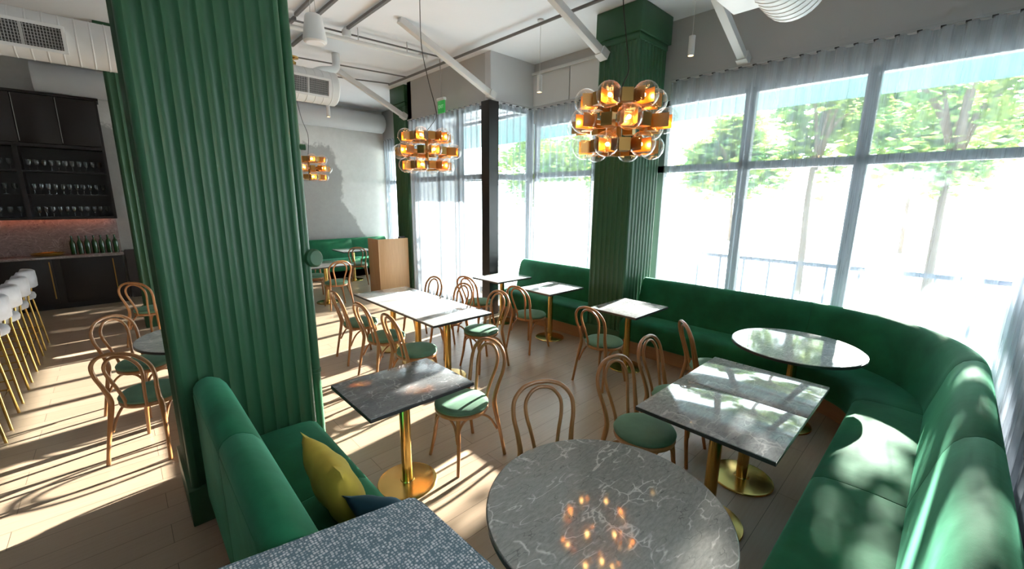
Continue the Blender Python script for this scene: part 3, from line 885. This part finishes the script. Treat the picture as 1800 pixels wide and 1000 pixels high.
# ------------------------------------------------------------ host stand
root = thing('host_stand', 'oak veneer host stand in front of the far green column', 'stand', (4.16, 8.0, 0))
bm = bmesh.new(); add_box(bm, -.32, .34, -.0+.02, .02+.02, .002, 1.155, .003); finish(bm, 'front_panel', M_oak, root)
bm = bmesh.new(); add_box(bm, -.34, -.32, .02, .50, .002, 1.155, .003); finish(bm, 'side_panel', M_oak, root)
bm = bmesh.new(); add_box(bm, .32, .34, .042, .18, .002, 1.155, .003); finish(bm, 'side_panel', M_oak, root)
bm = bmesh.new(); add_box(bm, -.32, .32, .042, .17, 1.10, 1.13, .003); finish(bm, 'shelf', M_oak, root)
bm = bmesh.new(); add_box(bm, .16, .30, .06, .12, 1.131, 1.19, .004)
tag(finish(bm, 'card_reader', M_black), 'small black device on top of the host stand', 'device').location = (4.16, 8.0, 0)

# ------------------------------------------------------------ globe chandeliers
def make_chandelier(loc, label, group, cord, rz=0):
    root = thing('globe_chandelier', label, 'chandelier', loc, rz, group)
    bm = bmesh.new(); add_lathe(bm, [(0,-.23),(.02,-.23),(.02,.24),(0,.25)], 12); finish(bm, 'stem', M_darkbrass, root)
    for ti, (dz, R_, off, n) in enumerate(((.165,.245,0,6), (0,.325,.5,6), (-.165,.245,0,6))):
        for k in range(n):
            a = (k+off)*2*PI/n + .25
            R = Matrix.Rotation(a, 4, 'Z') @ Matrix.Translation((0,0,dz))
            # square brass sleeve radiating from the stem, open box at the outer end
            bm = bmesh.new()
            add_box(bm, .02, R_-.06, -.014, .014, -.014, .014, rot=R)
            w = .047
            for y0, y1 in ((-w, -w+.004), (w-.004, w)): add_box(bm, R_-.075, R_+.045, y0, y1, -w, w, rot=R)
            add_box(bm, R_-.075, R_-.070, -w, w, -w, w, rot=R)
            hb = finish(bm, 'brass_sleeve', M_lampbrass, root, smooth=False)
            # side blocks between neighbours
            R2 = Matrix.Rotation(a+PI/n, 4, 'Z') @ Matrix.Translation((0,0,dz))
            bm = bmesh.new(); add_box(bm, R_*.62, R_*.62+.08, -.04, .04, -.045, .045, rot=R2)
            finish(bm, 'brass_block', M_darkbrass, root, smooth=False)
            c = R @ Vector((R_+.01, 0, 0))
            bm = bmesh.new(); bmesh.ops.create_uvsphere(bm, u_segments=24, v_segments=14, radius=.09)
            for v in bm.verts: v.co += c
            gb = finish(bm, 'glass_globe', M_globe, root, ang=180)
            bm = bmesh.new(); bmesh.ops.create_uvsphere(bm, u_segments=10, v_segments=8, radius=.014)
            for v in bm.verts: v.co += R @ Vector((R_-.01, 0, 0))
            finish(bm, 'bulb', M_bulb, gb, ang=180)
    tube('cord', M_black, spline([Vector(p) for p in cord], 8), .0045, 6, root)
    return root
up = ZC-2.54
CH = 'bubbled glass globe chandeliers in a row'
ch = make_chandelier((2.86, 1.86, 2.54), 'largest, nearest chandelier of clear globes in front of the middle column', CH,
    [(0,0,.24), (.015,-.01,.30), (.05,-.02,.40), (.02,.0,.62), (-.01,.02,.85), (-.02,.03,1.2), (-.02,.03,up-.005)])
ch2 = make_chandelier((2.86, 4.55, 2.54), 'middle-sized globe chandelier hanging over the long table', CH,
    [(0,0,.24), (.05,-.04,.31), (.11,-.08,.42), (.10,-.07,.55), (.03,-.02,.85), (-.02,.02,1.2), (-.02,.02,up-.005)], .5)
ch3 = make_chandelier((2.86, 8.78, 2.54), 'smallest, farthest globe chandelier seen at the edge of huge column', CH,
    [(0,0,.24), (.02,-.02,.6), (-.05,.03,.9), (-.12,.05,1.3), (-.2,.1,up-.005)], .2)

# ------------------------------------------------------------ pendant spots
def pend(label, x, y, z0, ztop, r=.035, h=.21):
    root = thing('cylinder_pendant', label, 'pendant lamp', (x, y, z0), 0, 'white cylinder pendants')
    bm = bmesh.new(); add_lathe(bm, [(r*.8,.012),(r*.86,0),(r,0),(r,h),(0,h)], 20); finish(bm, 'shade', M_white, root)
    bm = bmesh.new(); add_lathe(bm, [(0,.010),(r*.84,.010),(r*.84,.014),(0,.014)], 20); finish(bm, 'lamp_lens', M_spot, root)
    tube('cord', M_white, [(0,0,h), (0,0,ztop-z0)], .003, 6, root)
    bm = bmesh.new(); add_lathe(bm, [(0,0),(.045,0),(.045,.02),(0,.02)], 16, (0,0,ztop-z0-.02)); finish(bm, 'ceiling_rose', M_white, root)
pend('white cylinder pendant hanging right of the middle column', 5.1, 2.41, 3.63, ZC-.001)
pend('white cylinder pendant hanging left of the middle column', 4.35, 4.10, 3.39, ZC-.001)
pend('tiny far white cylinder pendant in front of the insulated duct', 3.35, 8.9, 3.56, ZC-.001)

# ------------------------------------------------------------ ducts
def duct(label, name, x0, x1, y, z, r, ring=.2, m=None, lumpy=0, capped=True):
    root = thing(name, label, 'air duct', (x1, y, z))
    prof = []; L = x1-x0; k = int(L/ring)
    bm = bmesh.new(); seg = 32
    prof.append((0, 0))
    if capped: prof += [(r*.93, 0), (r, .02)]
    else: prof += [(r, 0)]
    for i in range(1, k+1):
        p = i*ring
        if lumpy: prof += [(r*(1+random.uniform(-lumpy, lumpy)), p-ring*.5), (r*(1-lumpy*.5), p)]
        else: prof += [(r, p-.012), (r+.004, p-.008), (r+.004, p), (r, p+.004)]
    prof += [(r, L), (0, L)]
    add_lathe(bm, prof, seg, (0,0,0), axis=(-1,0,0))
    if lumpy:
        for v in bm.verts:
            v.co += Vector((0, random.uniform(-1,1), random.uniform(-1,1)))*lumpy*.12
    finish(bm, 'duct_body', m or M_white, root, ang=30 if not lumpy else 70)
    return root
def register(root, cx, ang, w, h, r, side=-1):
    """grille box on the duct: frame, dark back, bars"""
    R = Matrix.Translation((cx,0,0)) @ Matrix.Rotation(ang, 4, 'X')
    y0 = -(r+.03)
    bm = bmesh.new()
    t = .03
    for a in ((-w/2-t, w/2+t, y0-.012, y0+.11, h/2, h/2+t), (-w/2-t, w/2+t, y0-.012, y0+.11, -h/2-t, -h/2), (-w/2-t, -w/2, y0-.012, y0+.11, -h/2, h/2), (w/2, w/2+t, y0-.012, y0+.11, -h/2, h/2)):
        add_box(bm, *a, rot=R)
    fr = finish(bm, 'register_frame', M_white, root, smooth=False)
    bm = bmesh.new(); add_box(bm, -w/2, w/2, y0+.02, y0+.03, -h/2, h/2, rot=R); finish(bm, 'register_back', M_grille, fr, smooth=False)
    bm = bmesh.new(); n = int(w/.022)
    for i in range(n): add_box(bm, -w/2+(i+.3)*w/n, -w/2+(i+.55)*w/n, y0, y0+.012, -h/2, h/2, rot=R)
    for i in range(7): add_box(bm, -w/2, w/2, y0-.003, y0+.004, -h/2+(i+.4)*h/7, -h/2+(i+.55)*h/7, rot=R)
    add_box(bm, -.012, .012, y0-.006, y0+.02, -h/2, h/2, rot=R)
    finish(bm, 'grille_bars', M_bar, fr, smooth=False)
r1 = duct('long white air duct with two grilles crossing behind the huge column', 'spiral_duct', -5.4, 2.70, 6.85, 3.60, .235, .115)
register(r1, -3.14, math.radians(12), .56, .2, .235)
register(r1, -.47, math.radians(12), .56, .2, .235)
register(r1, -5.6, math.radians(12), .56, .2, .235)
r2 = duct('white spiral air duct ending at the top right near the window wall', 'spiral_duct', .6, 4.35, 1.20, 3.70, .24, .085)
bm = bmesh.new(); add_box(bm, -1.05, -.38, .12, .34, -.20, .14, .01); finish(bm, 'register_box', M_white, r2)
duct('wrinkled insulated white duct along the top of the concrete wall', 'insulated_duct', -.7, 5.45, 10.82, 3.90, .24, .42, mat('duct_wrap', (.5,.5,.51), .55), .03)
# elbow pipe feeding the long duct, and hangers
tube('elbow_pipe', M_white, spline([(2.93,7.3,ZC-.003), (2.93,7.3,4.15), (2.91,7.27,4.05), (2.82,7.2,3.98), (2.6,7.06,3.9), (2.42,6.98,3.80)], 6), .06, 14)
tag(bpy.data.objects['elbow_pipe'], 'white bent pipe joining the long duct below the ceiling', 'pipe')
bm = bmesh.new(); add_lathe(bm, [(0,0),(.05,0),(.055,.03),(.02,.05),(.03,.07),(.09,.08),(.09,.10),(.02,.12),(0,.12)], 12, (2.12,6.85,3.845)); tag(finish(bm, 'brass_valve', M_brass), 'small brass fitting on top of the long duct', 'valve')

# ------------------------------------------------------------ diagonal steel braces
def brace(label, a, b, w=.085):
    a = Vector(a); b = Vector(b); d = b-a
    root = thing('steel_brace', label, 'brace', tuple(a))
    R = d.to_track_quat('X', 'Z').to_matrix().to_4x4()
    bm = bmesh.new(); add_box(bm, 0, d.length, -w/2, w/2, -w/2, w/2, .004, rot=R); finish(bm, 'strut', M_white, root)
    bm = bmesh.new(); add_box(bm, -.02, .10, -w*.7, w*.7, -w*.62, w*.62, rot=R); finish(bm, 'end_plate', M_white, root, smooth=False)
brace('white diagonal brace from ceiling to the vestibule corner', (4.60, 5.34, 3.58), (3.0, 5.34, 4.25))
brace('white diagonal brace running down behind the middle column', (4.74, 3.36, 3.76), (3.78, 3.50, 4.25))
brace('white diagonal brace right of the middle column above the curtains', (5.56, 1.98, 3.58), (4.0, 1.98, 4.25))
brace('farthest diagonal brace ending at the far green column', (4.60, 8.10, 3.62), (3.24, 8.10, 4.25))

# ------------------------------------------------------------ ceiling pipes
def pipe(label, pts, r, m, name='ceiling_pipe'):
    tag(tube(name, m, pts, r, 10), label, 'pipe')
pipe('dark conduit along the ceiling from the middle column to the far end', [(4.27, 8.1, 4.18), (4.27, 2.6, 4.18)], .02, M_darkpipe)
pipe('dark thin conduit crossing the ceiling behind the speaker', [(.6, 6.3, 4.2), (4.25, 6.05, 4.2)], .012, M_darkpipe)
pipe('white sprinkler pipe slung under the ceiling past the chandelier', [(.6, 6.2, 4.08), (3.75, 5.95, 4.08)], .03, M_white)
pipe('second thin conduit crossing the ceiling above the duct', [(1.2, 7.9, 4.2), (4.3, 7.45, 4.2)], .012, M_darkpipe)
pipe('third thin conduit crossing the ceiling near the far brace', [(1.2, 9.0, 4.2), (4.3, 8.1, 4.2)], .012, M_darkpipe)
for x, y0, y1, lb in ((1.98, 4.8, 6.1, 'leftmost dark lighting track beside the huge column'), (2.18, 4.8, 6.1, 'dark lighting track next to the speaker'),
                      (2.28, 6.3, 7.3, 'short dark track above the grille of the duct'), (2.62, 3.2, 6.05, 'long dark track from the ceiling sprinkler toward the viewer'), (2.0, 6.2, 7.0, 'short dark track behind the column edge')):
    bm = bmesh.new(); add_box(bm, x-.018, x+.018, y0, y1, 4.215, 4.25); tag(finish(bm, 'lighting_track', M_darkpipe, smooth=False), lb, 'track')
for x in (2.75, 3.5):
    tag(tube('pipe_hanger', M_whitepipe, [(x, 6.03, 4.268), (x, 6.03, 4.09)], .006, 6), 'thin rod hanger holding the white sprinkler pipe', 'hanger', 'rod hangers of the sprinkler pipe')
def lathe_thing(name, m, prof, loc, label, cat, seg=24):
    bm = bmesh.new(); add_lathe(bm, prof, seg); o = finish(bm, name, m); o.location = loc; return tag(o, label, cat)
lathe_thing('sprinkler_head', M_white, [(0,-.03),(.05,-.03),(.06,-.01),(.06,.04),(.02,.09),(0,.09)], (2.62, 6.1, 4.17), 'round white fitting on the ceiling where the tracks meet', 'sprinkler')
lathe_thing('smoke_detector', M_white, [(0,0),(.07,0),(.085,.02),(.085,.04),(0,.045)], (3.98, 6.38, 4.222), 'white smoke detector disc beside the end of sprinkler pipe', 'smoke detector')
# speaker
root = thing('pendant_speaker', 'white cone pendant speaker hanging beside the huge column', 'speaker', (1.72, 4.78, 3.53))
bm = bmesh.new(); add_lathe(bm, [(0,.0),(.095,.0),(.112,.012),(.115,.03),(.082,.24),(.07,.26),(0,.262)], 32); finish(bm, 'speaker_body', M_white, root)
bm = bmesh.new(); add_lathe(bm, [(0,-.004),(.085,-.004),(.09,.0),(0,.001)], 32); finish(bm, 'speaker_grille', M_ceiling, root)
for dx in (-.03, .03): tube('hanging_wire', M_whitepipe, [(dx,0,.258), (0,0,ZC-3.531)], .003, 6, root)
# exit sign
root = thing('exit_sign', 'green exit sign hanging in front of the vestibule wall', 'sign', (4.3, 6.34, 3.42))
bm = bmesh.new(); add_box(bm, -.012, .012, -.10, .10, 0, .2, .002); finish(bm, 'sign_panel', M_exit, root)
bm = bmesh.new(); add_box(bm, -.03, .03, -.105, .105, .2, .245, .006); finish(bm, 'sign_housing', M_white, root)
fc = bpy.data.curves.new('exit_text', 'FONT'); fc.body = 'EXIT'; fc.size = .075; fc.align_x = 'CENTER'; fc.align_y = 'CENTER'; fc.extrude = .001
to = bpy.data.objects.new('tmp', fc); COL.objects.link(to)
dg = bpy.context.evaluated_depsgraph_get(); me = bpy.data.meshes.new_from_object(to.evaluated_get(dg)); bpy.data.objects.remove(to)
me.materials.clear(); me.materials.append(M_exit_text)
tx = bpy.data.objects.new('exit_lettering', me); COL.objects.link(tx); tx.parent = root; tx.location = (-.0135, 0, .1); tx.rotation_euler = (PI/2, 0, -PI/2)
tube('hanging_rod', M_whitepipe, [(0,0,.25), (0,0,.5), (0,.02,ZC-3.421)], .008, 8, root)
bm = bmesh.new(); add_box(bm, -.006, .0, -.035, .035, -.055, .055, .003); o = finish(bm, 'wall_plate', M_wall); o.location = (X1-.001, 1.07, 3.66); tag(o, 'small blank plate on the grey wall above the curtain', 'wall plate')

# ------------------------------------------------------------ outside
o = struct(box('ground', M_pave, X1+.22, 60, -30, 40, -.3, -.15))
o = struct(box('ground_side', M_pave, -12, X1+.22, -30, -.8, -.3, -.15))
tag(box('entrance_canopy', M_canopy, 5.95, 9.4, -6, 13, 3.72, 3.86), 'pale teal canopy outside over the windows', 'canopy')
root = thing('patio_railing', 'blue grey railing outside the long window', 'railing', (8.6, 1.5, -.15))
tube('handrail', M_rail, [(0,-2.8,1.08), (0,2.6,1.08)], .035, 8, root)
for i in range(13):
    tube('post', M_rail, [(0,-2.7+i*.43,0), (0,-2.7+i*.43,1.06)], .018, 6, root)
def tree(label, x, y, h, r, zc, zr, n, seed, leaf=.13, group=None):
    rnd = random.Random(seed)
    root = thing('street_tree', label, 'tree', (x, y, -.15), 0, group)
    bm = bmesh.new()
    add_tube(bm, spline([(0,0,0), (.05,.03,1.2), (-.03,.05,2.4), (.04,0,zc)], 5), [.08-.0025*i for i in range(16)], 8)
    for i in range(7):
        a = rnd.uniform(0, 2*PI); rr0 = rnd.uniform(.5,.8)*r
        add_tube(bm, spline([(0,0,zc-zr*.9), (rr0*.4*math.cos(a), rr0*.4*math.sin(a), zc-zr*.3), (rr0*math.cos(a), rr0*math.sin(a), zc+rnd.uniform(-.2,.6)*zr)], 4), [.05-.004*k for k in range(9)], 6)
    finish(bm, 'trunk', M_bark, root)
    bm = bmesh.new()
    cl = [(rnd.uniform(-1,1), rnd.uniform(-1,1), rnd.uniform(-1,1)) for _ in range(60)]
    cl = [c for c in cl if sum(t*t for t in c) < 1.1]
    for i in range(n):
        c = rnd.choice(cl); s = .26
        p = Vector(((c[0]+rnd.gauss(0,s*.55))*r, (c[1]+rnd.gauss(0,s*.55))*r, zc+(c[2]+rnd.gauss(0,s*.55))*zr))
        R = Matrix.Rotation(rnd.uniform(0,6.3), 3, 'Z') @ Matrix.Rotation(rnd.uniform(-1.3,1.3), 3, 'X')
        L = leaf*rnd.uniform(.7,1.3)
        vs = [bm.verts.new(p + R @ Vector(v)) for v in ((-L,0,0),(-.3*L,.4*L,.05*L),(L,0,0),(-.3*L,-.4*L,.05*L))]
        bm.faces.new(vs)
    finish(bm, 'foliage', M_leaf, root, smooth=False)
tree('sparse leafy tree outside over the right hand table pair', 11.2, .2, 6, .9, 4.1, 1.5, 1900, 3)
tree('leafy tree outside nearest the window corner', 11.8, -2.6, 6, 1.3, 4.3, 1.6, 2200, 9)
tree('dense tree added outside to block sun at the farthest window', 11.8, 10.4, 6, 1.7, 3.5, 1.6, 5200, 12)  # added crown that keeps direct sun off the far floor
tree('leafy tree outside seen above the curved banquette', 11.5, 2.35, 6, .95, 4.1, 1.4, 3400, 5)
for i, (x, y) in enumerate(((24, -12.5), (24.5, -5.5), (24.5, 1.5), (24.5, 8.5), (24.5, 15.5), (24.5, 22.5))):
    tree('tall sunlit street tree in the distant row outside', x, y, 8, 2.3, 4.6, 2.1, 3400, 20+i, .34, 'distant row of street trees')
